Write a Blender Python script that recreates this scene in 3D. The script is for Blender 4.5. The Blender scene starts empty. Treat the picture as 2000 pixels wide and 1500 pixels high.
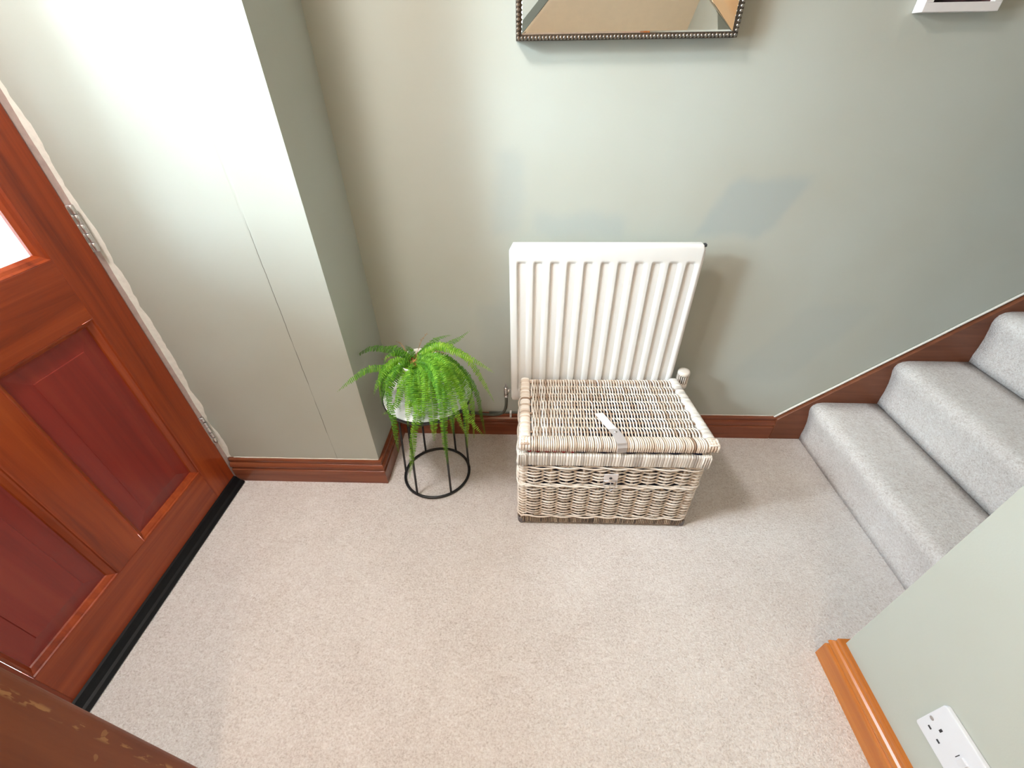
import bpy, bmesh, math, random
from mathutils import Vector, Matrix
random.seed(7)
PI = math.pi
SC = bpy.context.scene
COL = SC.collection

# ------------------------------------------------------------------ camera
cam_data = bpy.data.cameras.new('camera')
cam = bpy.data.objects.new('camera', cam_data)
COL.objects.link(cam)
CAM = Vector((0.5514, -1.3459, 1.3))
yaw, pitch, roll = -0.0430, -0.6557, -0.0148
cy_, sy_, cp_, sp_, cr_, sr_ = math.cos(yaw), math.sin(yaw), math.cos(pitch), math.sin(pitch), math.cos(roll), math.sin(roll)
fwd = Vector((sy_ * cp_, cy_ * cp_, sp_)); rt0 = Vector((cy_, -sy_, 0)); up0 = rt0.cross(fwd)
rt = rt0 * cr_ + up0 * sr_; up = -rt0 * sr_ + up0 * cr_
m = Matrix((rt, up, -fwd)).transposed().to_4x4(); m.translation = CAM
cam.matrix_world = m
cam_data.sensor_width = 36.0
cam_data.lens = 824.0 / 2000 * 36
cam_data.clip_start = 0.01
SC.camera = cam

# ------------------------------------------------------------------ light and exposure
SC.view_settings.view_transform = 'Standard'
SC.view_settings.look = 'None'
SC.view_settings.gamma = 1.0
SC.view_settings.use_curve_mapping = False
SC.view_settings.exposure = 0.13
world = bpy.data.worlds.new('overcast_sky'); SC.world = world
world.use_nodes = True
bg = world.node_tree.nodes['Background']
bg.inputs[0].default_value = (0.76, 0.90, 1.0, 1); bg.inputs[1].default_value = 24.0

def area(name, loc, target, sx, sy, energy, col, portal=False, spread=PI):
    l = bpy.data.lights.new(name, 'AREA'); l.shape = 'RECTANGLE'; l.size = sx; l.size_y = sy
    l.energy = energy; l.color = col; l.spread = spread
    o = bpy.data.objects.new(name, l); COL.objects.link(o); o.location = loc
    o.rotation_euler = (Vector(target) - Vector(loc)).to_track_quat('-Z', 'Y').to_euler()
    if portal: l.cycles.is_portal = True
    return o
DAY = area('daylight_through_door_glass', (-1.60, -1.32, 2.10), (0.6, -0.4, 0.6), 0.30, 0.30, 60, (0.85, 0.94, 1.0))
area('door_glass_sky_portal', (-0.66, -0.70, 1.40), (1, -0.70, 1.40), 0.60, 0.95, 1, (1, 1, 1), portal=True)
REAR = area('rear_warm_fill', (0.45, -2.60, 2.35), (0.45, -2.60, 0), 0.35, 0.35, 8, (1.0, 0.66, 0.40))  # warm fill added behind the camera, no lamp is seen there
HALL = area('hall_overhead_fill', (-0.21, -0.93, 2.35), (0.12, -0.70, 0), 0.30, 0.30, 24, (1.0, 0.975, 0.965))  # soft overhead fill added to lift the floor and walls by the door
LAND = area('stair_fill', (3.3, -0.45, 2.40), (1.2, -0.45, 0.2), 0.6, 0.6, 4, (0.95, 0.98, 1.0))  # fill added to brighten the stairs, there is no window here

# ------------------------------------------------------------------ mesh helpers
class MB:
    def __init__(s): s.v = []; s.f = []; s.t = []; s.tone = 0.5; s.sm = []; s.smooth = True
    def vert(s, p): s.v.append((p[0], p[1], p[2])); s.t.append(s.tone); return len(s.v) - 1
    def face(s, ids, smooth=None): s.f.append(tuple(ids)); s.sm.append(s.smooth if smooth is None else smooth)
    def box(s, x0, x1, y0, y1, z0, z1):
        i = [s.vert((x, y, z)) for z in (z0, z1) for y in (y0, y1) for x in (x0, x1)]
        for q in ((0, 2, 3, 1), (4, 5, 7, 6), (0, 1, 5, 4), (2, 6, 7, 3), (0, 4, 6, 2), (1, 3, 7, 5)):
            s.face([i[k] for k in q], False)
    def rings(s, rings, closed=False, caps=True, smooth=True):
        n = len(rings[0]); base = [[s.vert(p) for p in r] for r in rings]
        m_ = len(rings)
        for a in range(m_ if closed else m_ - 1):
            A, B = base[a], base[(a + 1) % m_]
            for k in range(n):
                s.face((A[k], A[(k + 1) % n], B[(k + 1) % n], B[k]), smooth)
        if caps and not closed:
            s.face(list(reversed(base[0])), False); s.face(base[-1], False)
    def tube(s, pts, r, n=6, closed=False, caps=True):
        pts = [Vector(p) for p in pts]; m_ = len(pts); out = []; nrm = None
        for i in range(m_):
            if closed: t = pts[(i + 1) % m_] - pts[i - 1]
            else: t = pts[min(i + 1, m_ - 1)] - pts[max(i - 1, 0)]
            t.normalize()
            if nrm is None:
                nrm = t.orthogonal().normalized()
                if abs(t.z) < 0.9: nrm = (Vector((0, 0, 1)) - t * t.z).normalized()
            else: nrm = (nrm - t * nrm.dot(t)).normalized()
            b = t.cross(nrm); rr = r[i] if isinstance(r, (list, tuple)) else r
            out.append([pts[i] + nrm * (math.cos(2 * PI * k / n) * rr) + b * (math.sin(2 * PI * k / n) * rr) for k in range(n)])
        s.rings(out, closed=closed, caps=caps)
    def lathe(s, prof, c, n=32, axis='z', smooth=True):
        rs = []
        for r, h in prof:
            ring = []
            for k in range(n):
                a = 2 * PI * k / n; p, q = math.cos(a) * r, math.sin(a) * r
                ring.append({'z': (c[0] + p, c[1] + q, c[2] + h), 'x': (c[0] + h, c[1] + p, c[2] + q), 'y': (c[0] + q, c[1] + h, c[2] + p)}[axis])
            rs.append(ring)
        s.rings(rs, smooth=smooth)
    def prism(s, poly, a0, a1, axis='y', smooth=False):
        """poly of (u, v): axis y -> (x, z), axis x -> (y, z), axis z -> (x, y)"""
        def P(u, v, a): return {'y': (u, a, v), 'x': (a, u, v), 'z': (u, v, a)}[axis]
        s.rings([[P(u, v, a0) for u, v in poly], [P(u, v, a1) for u, v in poly]], smooth=smooth)
    def sweep(s, path, prof, side=1, smooth=False):
        """profile (offset, z) along a polyline in plan, mitred"""
        n = len(path); rs = []
        for i in range(n):
            ds = []
            if i > 0: ds.append((Vector(path[i]) - Vector(path[i - 1])).normalized())
            if i < n - 1: ds.append((Vector(path[i + 1]) - Vector(path[i])).normalized())
            ns = [Vector((d.y, -d.x)) * side for d in ds]
            nn = sum(ns, Vector((0, 0))).normalized(); k = 1 / max(nn.dot(ns[0]), 0.2)
            rs.append([(path[i][0] + nn.x * k * o, path[i][1] + nn.y * k * o, z) for o, z in prof])
        s.rings(rs, smooth=smooth)

def parent_loc(o): return o.location if o is not None else Vector((0, 0, 0))
def obj(name, mb, mat, parent=None, bevel=0, origin=None):
    off = Vector((0, 0, 0))
    root = parent
    q = parent
    while q is not None: off += q.location; q = q.parent
    if parent is None and origin is not None: off = Vector(origin)
    loc = Vector((0, 0, 0)) if (parent is not None or origin is None) else Vector(origin)
    me = bpy.data.meshes.new(name)
    me.from_pydata([(x - off.x, y - off.y, z - off.z) for x, y, z in mb.v], [], mb.f)
    me.polygons.foreach_set('use_smooth', mb.sm)
    at = me.attributes.new('tone', 'FLOAT', 'POINT'); at.data.foreach_set('value', mb.t)
    bm = bmesh.new(); bm.from_mesh(me); bmesh.ops.recalc_face_normals(bm, faces=bm.faces); bm.to_mesh(me); bm.free()
    me.materials.append(mat)
    o = bpy.data.objects.new(name, me); COL.objects.link(o); o.parent = parent; o.location = loc
    if bevel:
        b = o.modifiers.new('bevel', 'BEVEL'); b.width = bevel; b.segments = 2; b.limit_method = 'ANGLE'; b.angle_limit = 0.7
    return o
def tag(o, label=None, cat=None, group=None, kind=None):
    if label: o['label'] = label
    if cat: o['category'] = cat
    if group: o['group'] = group
    if kind: o['kind'] = kind
    return o
def thing(name, loc, label, cat, group=None, kind=None):
    e = bpy.data.objects.new(name, None); COL.objects.link(e); e.location = loc; e.empty_display_size = 0.05
    return tag(e, label, cat, group, kind)
def struct(name, mb, mat, label=None, parent=None, bevel=0):
    return tag(obj(name, mb, mat, parent, bevel), label, kind='structure' if parent is None else None)

# ------------------------------------------------------------------ materials
class NT:
    def __init__(s, name):
        s.m = bpy.data.materials.new(name); s.m.use_nodes = True; s.t = s.m.node_tree; s.b = s.t.nodes['Principled BSDF']
    def n(s, typ, **kw):
        nd = s.t.nodes.new('ShaderNode' + typ)
        for k, v in kw.items(): setattr(nd, k, v)
        return nd
    def l(s, a, b): s.t.links.new(a, b)
    def coords(s, kind='Object', scale=(1, 1, 1), warp=0):
        src = s.n('NewGeometry').outputs['Position'] if kind == 'World' else s.n('TexCoord').outputs[kind]
        mp = s.n('Mapping'); mp.inputs['Scale'].default_value = scale; s.l(src, mp.inputs[0]); return mp.outputs[0]
    def noise(s, co, scale, detail=3, rough=0.55, dist=0):
        nd = s.n('TexNoise'); nd.inputs['Scale'].default_value = scale; nd.inputs['Detail'].default_value = detail
        nd.inputs['Roughness'].default_value = rough; nd.inputs['Distortion'].default_value = dist
        s.l(co, nd.inputs['Vector']); return nd.outputs[0]
    def ramp(s, fac, stops):
        nd = s.n('ValToRGB'); e = nd.color_ramp.elements
        while len(e) < len(stops): e.new(0.5)
        for el, (p, c) in zip(e, stops): el.position = p; el.color = c if len(c) == 4 else (*c, 1)
        s.l(fac, nd.inputs[0]); return nd.outputs[0]
    def math(s, op, a, b=None, clamp=False):
        nd = s.n('Math', operation=op, use_clamp=clamp)
        for i, q in enumerate((a, b)):
            if q is None: continue
            if isinstance(q, (int, float)): nd.inputs[i].default_value = q
            else: s.l(q, nd.inputs[i])
        return nd.outputs[0]
    def mix(s, fac, a, b, mode='MIX'):
        nd = s.n('Mix', data_type='RGBA', blend_type=mode)
        for i, q in ((0, fac), (6, a), (7, b)):
            if isinstance(q, (int, float)): nd.inputs[i].default_value = q
            elif isinstance(q, tuple): nd.inputs[i].default_value = (*q, 1)[:4]
            else: s.l(q, nd.inputs[i])
        return nd.outputs[2]
    def smooth(s, x, lo, hi):
        nd = s.n('MapRange', interpolation_type='SMOOTHSTEP'); nd.inputs[1].default_value = lo; nd.inputs[2].default_value = hi
        s.l(x, nd.inputs[0]); return nd.outputs[0]
    def bump(s, h, strength=0.2, dist=0.002):
        nd = s.n('Bump'); nd.inputs['Strength'].default_value = strength; nd.inputs['Distance'].default_value = dist
        s.l(h, nd.inputs['Height']); s.l(nd.outputs[0], s.b.inputs['Normal'])
    def base(s, c):
        if isinstance(c, tuple): s.b.inputs['Base Color'].default_value = (*c, 1)[:4]
        else: s.l(c, s.b.inputs['Base Color'])
    def set(s, **kw):
        for k, v in kw.items():
            s.b.inputs[k.replace('_', ' ')].default_value = v
        return s
def plain(name, col, rough=0.5, metal=0.0, var=0.06, scale=30, **kw):
    t = NT(name); co = t.coords('Object'); nz = t.noise(co, scale, 3)
    t.base(t.ramp(nz, [(0.3, tuple(c * (1 - var) for c in col)), (0.7, tuple(min(1, c * (1 + var)) for c in col))]))
    t.set(Roughness=rough, Metallic=metal, **kw); return t.m

def wood(name, dark, mid, light, axis, rough=0.35, coat=0.3, wear=None, scale=1.0, coords='World'):
    """axis = grain direction"""
    t = NT(name)
    sc = {'x': (1.2, 22, 22), 'y': (22, 1.2, 22), 'z': (22, 22, 1.2)}[axis]
    co = t.coords(coords, tuple(k * scale for k in sc))
    a = t.noise(co, 2.2, 5, 0.6, 0.6); co2 = t.coords(coords, tuple(k * 0.3 * scale for k in sc)); b = t.noise(co2, 1.2, 3, 0.5)
    f = t.math('ADD', t.math('MULTIPLY', a, 0.6), t.math('MULTIPLY', b, 0.4))
    c = t.ramp(f, [(0.32, dark), (0.5, mid), (0.70, light)])
    if wear is not None:
        P = t.n('SeparateXYZ'); t.l(t.n('NewGeometry').outputs['Position'], P.inputs[0])
        nz = t.noise(t.coords('World', (1, 60, 11)), 1.6, 3, 0.6)
        d = t.math('ABSOLUTE', t.math('SUBTRACT', P.outputs[1], wear))
        near = t.math('SUBTRACT', 1.0, t.smooth(d, 0.0015, 0.006))
        mk = t.math('MULTIPLY', near, t.smooth(nz, 0.50, 0.56))
        nz2 = t.noise(t.coords('World', (1, 28, 22)), 1.3, 2, 0.5)
        far = t.math('MULTIPLY', t.smooth(nz2, 0.68, 0.71), t.math('SUBTRACT', 1.0, t.smooth(d, 0.02, 0.04)))
        mk = t.math('MAXIMUM', mk, t.math('MULTIPLY', far, 0.7))
        c = t.mix(mk, c, (0.50, 0.23, 0.075))
    t.base(c); t.bump(a, 0.12, 0.001)
    t.set(Roughness=rough, Coat_Weight=coat, Coat_Roughness=0.22, Specular_IOR_Level=0.3); return t.m

def wall_mat(name, patches=False, crack=False, col=(0.50, 0.525, 0.472)):
    t = NT(name); co = t.coords('World'); P = t.n('SeparateXYZ'); t.l(t.n('NewGeometry').outputs['Position'], P.inputs[0])
    X, Y, Z = P.outputs
    big = t.noise(co, 2.2, 3, 0.5); fine = t.noise(co, 260, 2, 0.5)
    c = t.ramp(big, [(0.3, tuple(k * q for k, q in zip(col, (0.95, 0.925, 0.90)))), (0.7, tuple(k * q for k, q in zip(col, (1.01, 1.02, 1.04))))])
    if patches:
        wob = t.math('MULTIPLY', t.math('SUBTRACT', t.noise(t.coords('World', (5, 5, 5)), 1.3, 4, 0.6), 0.5), 0.075)
        def patch(x0, x1, z0, z1, k, shear=0.0, soft=0.02):
            xs = t.math('ADD', t.math('ADD', X, wob), t.math('MULTIPLY', t.math('SUBTRACT', Z, (z0 + z1) / 2), -shear))
            zs = t.math('ADD', Z, wob)
            mx = t.math('MULTIPLY', t.smooth(xs, x0 - soft, x0 + soft), t.math('SUBTRACT', 1.0, t.smooth(xs, x1 - soft, x1 + soft)))
            mz = t.math('MULTIPLY', t.smooth(zs, z0 - soft, z0 + soft), t.math('SUBTRACT', 1.0, t.smooth(zs, z1 - soft, z1 + soft)))
            return t.math('MULTIPLY', t.math('MULTIPLY', mx, mz), k)
        mk = patch(1.11, 1.33, 0.86, 1.02, 0.85, 0.45, 0.022)
        for a in ((0.45, 0.53, 0.86, 1.10, 0.5, 0.1), (0.56, 0.86, 0.86, 0.925, 0.6, 0), (0.38, 0.47, 0.16, 0.62, 0.45, 0), (1.42, 1.66, 0.30, 0.62, 0.3, 0.6)):
            mk = t.math('MAXIMUM', mk, patch(*a, 0.025))
        c = t.mix(mk, c, (col[0] * 0.83, col[1] * 0.875, col[2] * 0.94))
    h = t.math('MULTIPLY', fine, 0.5)
    stre = t.noise(t.coords('World', (3, 3, 90)), 1.0, 3, 0.6)
    h = t.math('ADD', h, t.math('MULTIPLY', stre, 0.6))
    if crack:
        wv = t.math('MULTIPLY', t.math('SUBTRACT', t.noise(t.coords('World', (1, 1, 9)), 1.0, 6, 0.7), 0.5), 0.007)
        d = t.math('ABSOLUTE', t.math('ADD', t.math('SUBTRACT', X, -0.159), wv))
        ln = t.math('SUBTRACT', 1.0, t.smooth(d, 0.0004, 0.0014))
        gap = t.smooth(t.noise(t.coords('World', (1, 1, 4)), 1.7, 2, 0.6), 0.36, 0.55)
        ln = t.math('MULTIPLY', ln, t.math('ADD', 0.30, t.math('MULTIPLY', gap, 0.6)))
        ln = t.math('MULTIPLY', ln, t.math('SUBTRACT', 1.0, t.smooth(Z, 0.93, 1.02)))
        c = t.mix(ln, c, (0.10, 0.09, 0.07))
        wide = t.math('SUBTRACT', 1.0, t.smooth(d, 0.001, 0.006))
        h = t.math('SUBTRACT', h, t.math('MULTIPLY', wide, 1.2))
    t.base(c); t.bump(h, 0.16, 0.0015); t.set(Roughness=0.62, Specular_IOR_Level=0.3); return t.m

def carpet_mat():
    t = NT('beige_carpet'); co = t.coords('World')
    big = t.noise(co, 5.5, 4, 0.6, 0.3); mid = t.noise(co, 40, 3, 0.6, 0.5); fin = t.noise(co, 190, 3, 0.65, 0.4)
    st = t.noise(t.coords('World', (75, 150, 110)), 1.0, 3, 0.7, 1.6)
    f = t.math('ADD', t.math('ADD', t.math('MULTIPLY', big, 0.13), t.math('MULTIPLY', mid, 0.12)), t.math('ADD', t.math('MULTIPLY', fin, 0.42), t.math('MULTIPLY', st, 0.33)))
    c = t.ramp(f, [(0.34, (0.52, 0.45, 0.415)), (0.48, (0.785, 0.73, 0.705)), (0.60, (0.93, 0.90, 0.885))])
    t.base(c); t.bump(t.math('ADD', t.math('MULTIPLY', fin, 1.4), t.math('ADD', t.math('MULTIPLY', st, 1.4), mid)), 0.6, 0.005)
    t.set(Roughness=0.95, Specular_IOR_Level=0.1, Sheen_Weight=0.2, Sheen_Roughness=0.5); return t.m

def wicker_mat(name, stops, rough=0.6):
    t = NT(name); at = t.n('Attribute'); at.attribute_name = 'tone'
    nz = t.noise(t.coords('Object'), 26, 3, 0.6)
    f = t.math('ADD', at.outputs['Fac'], t.math('MULTIPLY', t.math('SUBTRACT', nz, 0.5), 0.55))
    t.base(t.ramp(f, stops)); t.bump(t.noise(t.coords('Object'), 300, 2), 0.15, 0.001); t.set(Roughness=rough, Specular_IOR_Level=0.35); return t.m

M = {}
M['wall'] = wall_mat('sage_wall_paint')
M['wall_back'] = wall_mat('sage_wall_paint_patched', patches=True)
M['wall_left'] = wall_mat('sage_wall_paint_cracked', crack=True)
M['ceiling'] = plain('ceiling_paint', (0.90, 0.74, 0.55), 0.85, var=0.02)
M['carpet'] = carpet_mat()
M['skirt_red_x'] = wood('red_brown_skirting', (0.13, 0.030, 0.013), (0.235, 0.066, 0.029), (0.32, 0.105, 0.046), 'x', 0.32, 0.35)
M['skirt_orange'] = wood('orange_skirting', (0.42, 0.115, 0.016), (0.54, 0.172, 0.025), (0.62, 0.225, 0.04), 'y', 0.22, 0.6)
M['stringer'] = wood('brown_stringer', (0.125, 0.038, 0.018), (0.185, 0.060, 0.028), (0.24, 0.085, 0.04), 'x', 0.4, 0.2)
RED = ((0.14, 0.018, 0.005), (0.31, 0.046, 0.009), (0.45, 0.085, 0.016))
M['door_v'] = wood('door_wood_upright_grain', *RED, 'z', 0.34, 0.22, scale=0.6)
M['door_h'] = wood('door_wood_cross_grain', (0.12, 0.015, 0.004), (0.29, 0.042, 0.008), (0.43, 0.08, 0.016), 'y', 0.34, 0.22, scale=0.6)
M['door_panel'] = wood('door_wood_panel', (0.18, 0.018, 0.014), (0.27, 0.028, 0.019), (0.33, 0.050, 0.026), 'z', 0.34, 0.22, scale=0.4)
M['jamb'] = wood('worn_jamb_wood', (0.18, 0.034, 0.008), (0.25, 0.056, 0.012), (0.31, 0.078, 0.018), 'z', 0.5, 0.05, wear=-1.171)
M['frame_paint'] = plain('old_frame_paint', (0.50, 0.37, 0.345), 0.7, var=0.10, scale=60)
M['caulk'] = plain('white_caulk', (0.80, 0.76, 0.70), 0.8, var=0.06, scale=80)
M['rubber'] = plain('black_rubber', (0.004, 0.004, 0.005), 0.5, var=0.2, Specular_IOR_Level=0.25)
M['chrome'] = plain('worn_chrome', (0.72, 0.70, 0.70), 0.28, 1.0)
M['steel'] = plain('dull_steel', (0.55, 0.55, 0.57), 0.38, 0.9)
M['black_metal'] = plain('black_powder_coat', (0.012, 0.013, 0.016), 0.38, 0.0, var=0.15)
M['white_enamel'] = plain('white_radiator_enamel', (0.81, 0.80, 0.78), 0.32, var=0.015, scale=8)
M['white_top'] = plain('white_stone_top', (0.86, 0.87, 0.88), 0.35, var=0.02, scale=12)
M['pot'] = plain('white_glazed_pot', (0.83, 0.83, 0.81), 0.3, var=0.03)
M['trv'] = plain('cream_plastic', (0.78, 0.70, 0.62), 0.45, var=0.03)
M['socket'] = plain('white_socket_plastic', (0.74, 0.755, 0.80), 0.35, var=0.01)
M['slot'] = plain('dark_slot', (0.03, 0.03, 0.035), 0.6)
M['pipe'] = plain('grey_painted_pipe', (0.10, 0.105, 0.085), 0.5, var=0.15)
M['mirror'] = plain('mirror_silver', (0.90, 0.91, 0.90), 0.015, 1.0, var=0.0)
M['beads'] = plain('antique_silver', (0.32, 0.29, 0.26), 0.30, 1.0, var=0.2)
M['frame_dark'] = plain('dark_bronze', (0.10, 0.08, 0.065), 0.4, 0.7)
M['white_frame'] = plain('white_frame_paint', (0.80, 0.77, 0.77), 0.45, var=0.02)
M['fill_lamp_body'] = plain('fill_lamp_white', (0.8, 0.8, 0.78), 0.5)
M['ground'] = plain('outdoor_paving', (0.38, 0.38, 0.37), 0.9, var=0.08, scale=6)
M['leather'] = plain('pale_leather', (0.74, 0.70, 0.70), 0.5, var=0.04, scale=80)
M['leather_shaded'] = plain('shaded_leather', (0.46, 0.42, 0.41), 0.5, var=0.05, scale=80)  # same leather as the strap, shade on the bent end put into the colour
M['soil'] = plain('brown_crown_fibres', (0.36, 0.17, 0.05), 0.9, var=0.6, scale=160)
M['navy'] = plain('navy_cloth', (0.012, 0.016, 0.05), 0.9, var=0.2)
M['red_cloth'] = plain('red_cloth', (0.30, 0.012, 0.022), 0.9, var=0.2)
M['wick_lid'] = wicker_mat('cream_willow', [(0.0, (0.34, 0.22, 0.15)), (0.28, (0.72, 0.585, 0.475)), (0.62, (0.88, 0.785, 0.69)), (1.0, (0.93, 0.87, 0.82))])
M['wick_body'] = wicker_mat('grey_cream_willow', [(0.0, (0.33, 0.26, 0.21)), (0.35, (0.68, 0.575, 0.485)), (0.7, (0.85, 0.76, 0.67)), (1.0, (0.92, 0.86, 0.80))])
M['wick_rim'] = wicker_mat('grey_wrapped_rim', [(0.0, (0.44, 0.40, 0.37)), (0.5, (0.76, 0.71, 0.65)), (1.0, (0.90, 0.87, 0.83))])
M['wick_base'] = wicker_mat('brown_grey_base_wraps', [(0.0, (0.13, 0.10, 0.085)), (0.5, (0.33, 0.25, 0.185)), (1.0, (0.50, 0.40, 0.30))])
M['foot'] = plain('grey_foot_wrap', (0.17, 0.155, 0.165), 0.7, var=0.3, scale=120)

def glass_mat():
    t = NT('door_glass'); tr = t.n('BsdfTransparent'); gl = t.n('BsdfGlossy'); gl.inputs['Roughness'].default_value = 0.03
    tr.inputs[0].default_value = (0.95, 0.98, 0.98, 1)
    fr = t.n('Fresnel'); fr.inputs[0].default_value = 1.45; mx = t.n('MixShader')
    t.l(fr.outputs[0], mx.inputs[0]); t.l(tr.outputs[0], mx.inputs[1]); t.l(gl.outputs[0], mx.inputs[2])
    t.l(mx.outputs[0], t.t.nodes['Material Output'].inputs[0]); return t.m
M['glass'] = glass_mat()
def fill_lamp_mat():
    t = NT('fill_lamp_diffuser'); t.set(Emission_Strength=14.0); t.b.inputs['Emission Color'].default_value = (1, 0.82, 0.6, 1); return t.m  # glow of the added lamps, also brightens the unseen room behind
M['fill_lamp_glow'] = fill_lamp_mat()
def fern_mat():
    t = NT('fern_green'); at = t.n('Attribute'); at.attribute_name = 'tone'
    oi = t.n('ObjectInfo'); f = t.math('ADD', t.math('MULTIPLY', at.outputs['Fac'], 0.75), t.math('MULTIPLY', oi.outputs['Random'], 0.30))
    t.base(t.ramp(f, [(0.0, (0.02, 0.085, 0.008)), (0.35, (0.075, 0.24, 0.016)), (0.7, (0.24, 0.50, 0.035)), (1.0, (0.50, 0.68, 0.11))]))
    t.set(Roughness=0.5, Specular_IOR_Level=0.25); tl = t.n('BsdfTranslucent'); tl.inputs[0].default_value = (0.24, 0.50, 0.03, 1)
    mx = t.n('MixShader'); mx.inputs[0].default_value = 0.28; t.l(t.b.outputs[0], mx.inputs[1]); t.l(tl.outputs[0], mx.inputs[2])
    t.l(mx.outputs[0], t.t.nodes['Material Output'].inputs[0]); return t.m
M['fern'] = fern_mat()
M['rachis'] = plain('fern_stalk', (0.20, 0.30, 0.06), 0.6)
M['dry'] = plain('dried_fern', (0.45, 0.24, 0.09), 0.8, var=0.3)

# ================================================================== the setting
XD, YP, XW, YW = -0.5772, -0.2795, 1.3715, -0.8691       # door plane, pier face, right wall face, stair wall face
mb = MB(); mb.box(-0.62, 4.0, -4.0, 0.10, -0.06, 0.0)
tag(struct('floor', mb, M['carpet']), 'beige fleecy fitted carpet covering the hallway floor')
mb = MB(); mb.box(-0.02, 4.1, 0.0, 0.10, 0.0, 2.45)
struct('wall_back', mb, M['wall_back'], 'sage green back wall with patchy paint behind the radiator')
mb = MB(); mb.box(-0.70, 0.0, YP, 0.10, 0.0, 2.45)
struct('wall_left', mb, M['wall_left'], 'projecting sage wall section with a vertical crack beside the front door')
mb = MB(); mb.box(XW + 0.1, 4.0, YW - 0.1, YW, 0.0, 2.45)
struct('wall_stairs', mb, M['wall'], 'sage wall on the near side of the stairs')
mb = MB()
mb.box(XW, XW + 0.1, -4.0, YW, 0.0, 2.45)
struct('wall_right', mb, M['wall'], 'pale sage wall end with a double socket at lower right')
mb = MB(); mb.box(-0.70, -0.181, -1.46, -1.1495, 0.0, 2.45); mb.box(-0.70, XD - 0.06, -1.16, YP, 2.06, 2.45)
struct('wall_front', mb, M['wall'], 'sage wall on the latch side of the front door')
mb = MB(); mb.box(-0.28, -0.18, -4.0, -1.46, 0.0, 2.45); mb.box(-0.28, XW + 0.1, -4.1, -4.0, 0.0, 2.45)
struct('wall_rear', mb, M['ceiling'], 'warm cream wall behind the viewer')
mb = MB(); mb.box(4.0, 4.1, YW - 0.1, 0.10, 0.0, 2.45)
struct('wall_stairhead', mb, M['wall'], 'sage wall at the head of the stairs')
mb = MB(); mb.box(-0.70, 4.1, -4.1, 0.10, 2.45, 2.53)
struct('ceiling', mb, M['ceiling'], 'warm cream ceiling')
mb = MB(); mb.box(-9.0, -0.66, -7.0, 5.0, -0.20, -0.04)
tag(struct('ground', mb, M['ground']), 'pale paving outside the front door')

S_PROF = [(0, 0), (.0196, 0), (.0196, .0620), (.0185, .0645), (.0148, .0665), (.0146, .0700), (.0172, .0730), (.0192, .0780), (.0188, .0830), (.0165, .0890),
          (.0125, .0935), (.0088, .0955), (.0086, .0990), (.0115, .1005), (.0122, .1090), (.0105, .1127), (0, .1127)]
mb = MB(); mb.sweep([(XD + 0.002, YP), (0, YP), (0, 0)], S_PROF)
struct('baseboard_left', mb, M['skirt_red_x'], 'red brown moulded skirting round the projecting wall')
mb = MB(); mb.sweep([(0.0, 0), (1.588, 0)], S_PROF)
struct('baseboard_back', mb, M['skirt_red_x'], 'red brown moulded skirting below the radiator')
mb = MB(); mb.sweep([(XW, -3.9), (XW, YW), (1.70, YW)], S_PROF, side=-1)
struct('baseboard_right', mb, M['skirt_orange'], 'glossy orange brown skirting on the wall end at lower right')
# bead of white caulk on the skirtings
def caulk_line(name, pts, r):
    mb = MB(); mb.tube(pts, r, 5); return struct(name, mb, M['caulk'])
def wob_line(a, b, n, amp):
    return [tuple(a[k] + (b[k] - a[k]) * i / n + random.uniform(-amp, amp) * (k == 2) for k in range(3)) for i in range(n + 1)]
caulk_line('trim_2', wob_line((0.45, -0.001, 0.1135), (1.585, -0.001, 0.1135), 30, 0.0008), 0.0022)
caulk_line('trim_3', wob_line((XD + 0.02, YP - 0.001, 0.1135), (-0.002, YP - 0.001, 0.1135), 24, 0.0009), 0.0024)
for n_ in ('trim_2', 'trim_3'): bpy.data.objects[n_]['label'] = 'thin white caulk line along the skirting ' + ('under the radiator' if n_ == 'trim_2' else 'of the projecting wall')

# worn wooden lining at the near left
mb = MB()
def rrect(x0, x1, y0, y1, r, n=4):
    out = []
    for cx, cy, a in ((x1 - r, y1 - r, 0), (x0 + r, y1 - r, 90), (x0 + r, y0 + r, 180), (x1 - r, y0 + r, 270)):
        for k in range(n + 1):
            t = math.radians(a + 90 * k / n); out.append((cx + r * math.cos(t), cy + r * math.sin(t)))
    return out
mb.prism(rrect(-0.181, -0.150, -1.47, -1.150, 0.009), 0.0, 2.10, 'z', smooth=True)
tag(struct('trim_1', mb, M['jamb']), 'worn orange brown wooden door lining close at lower left')

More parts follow.
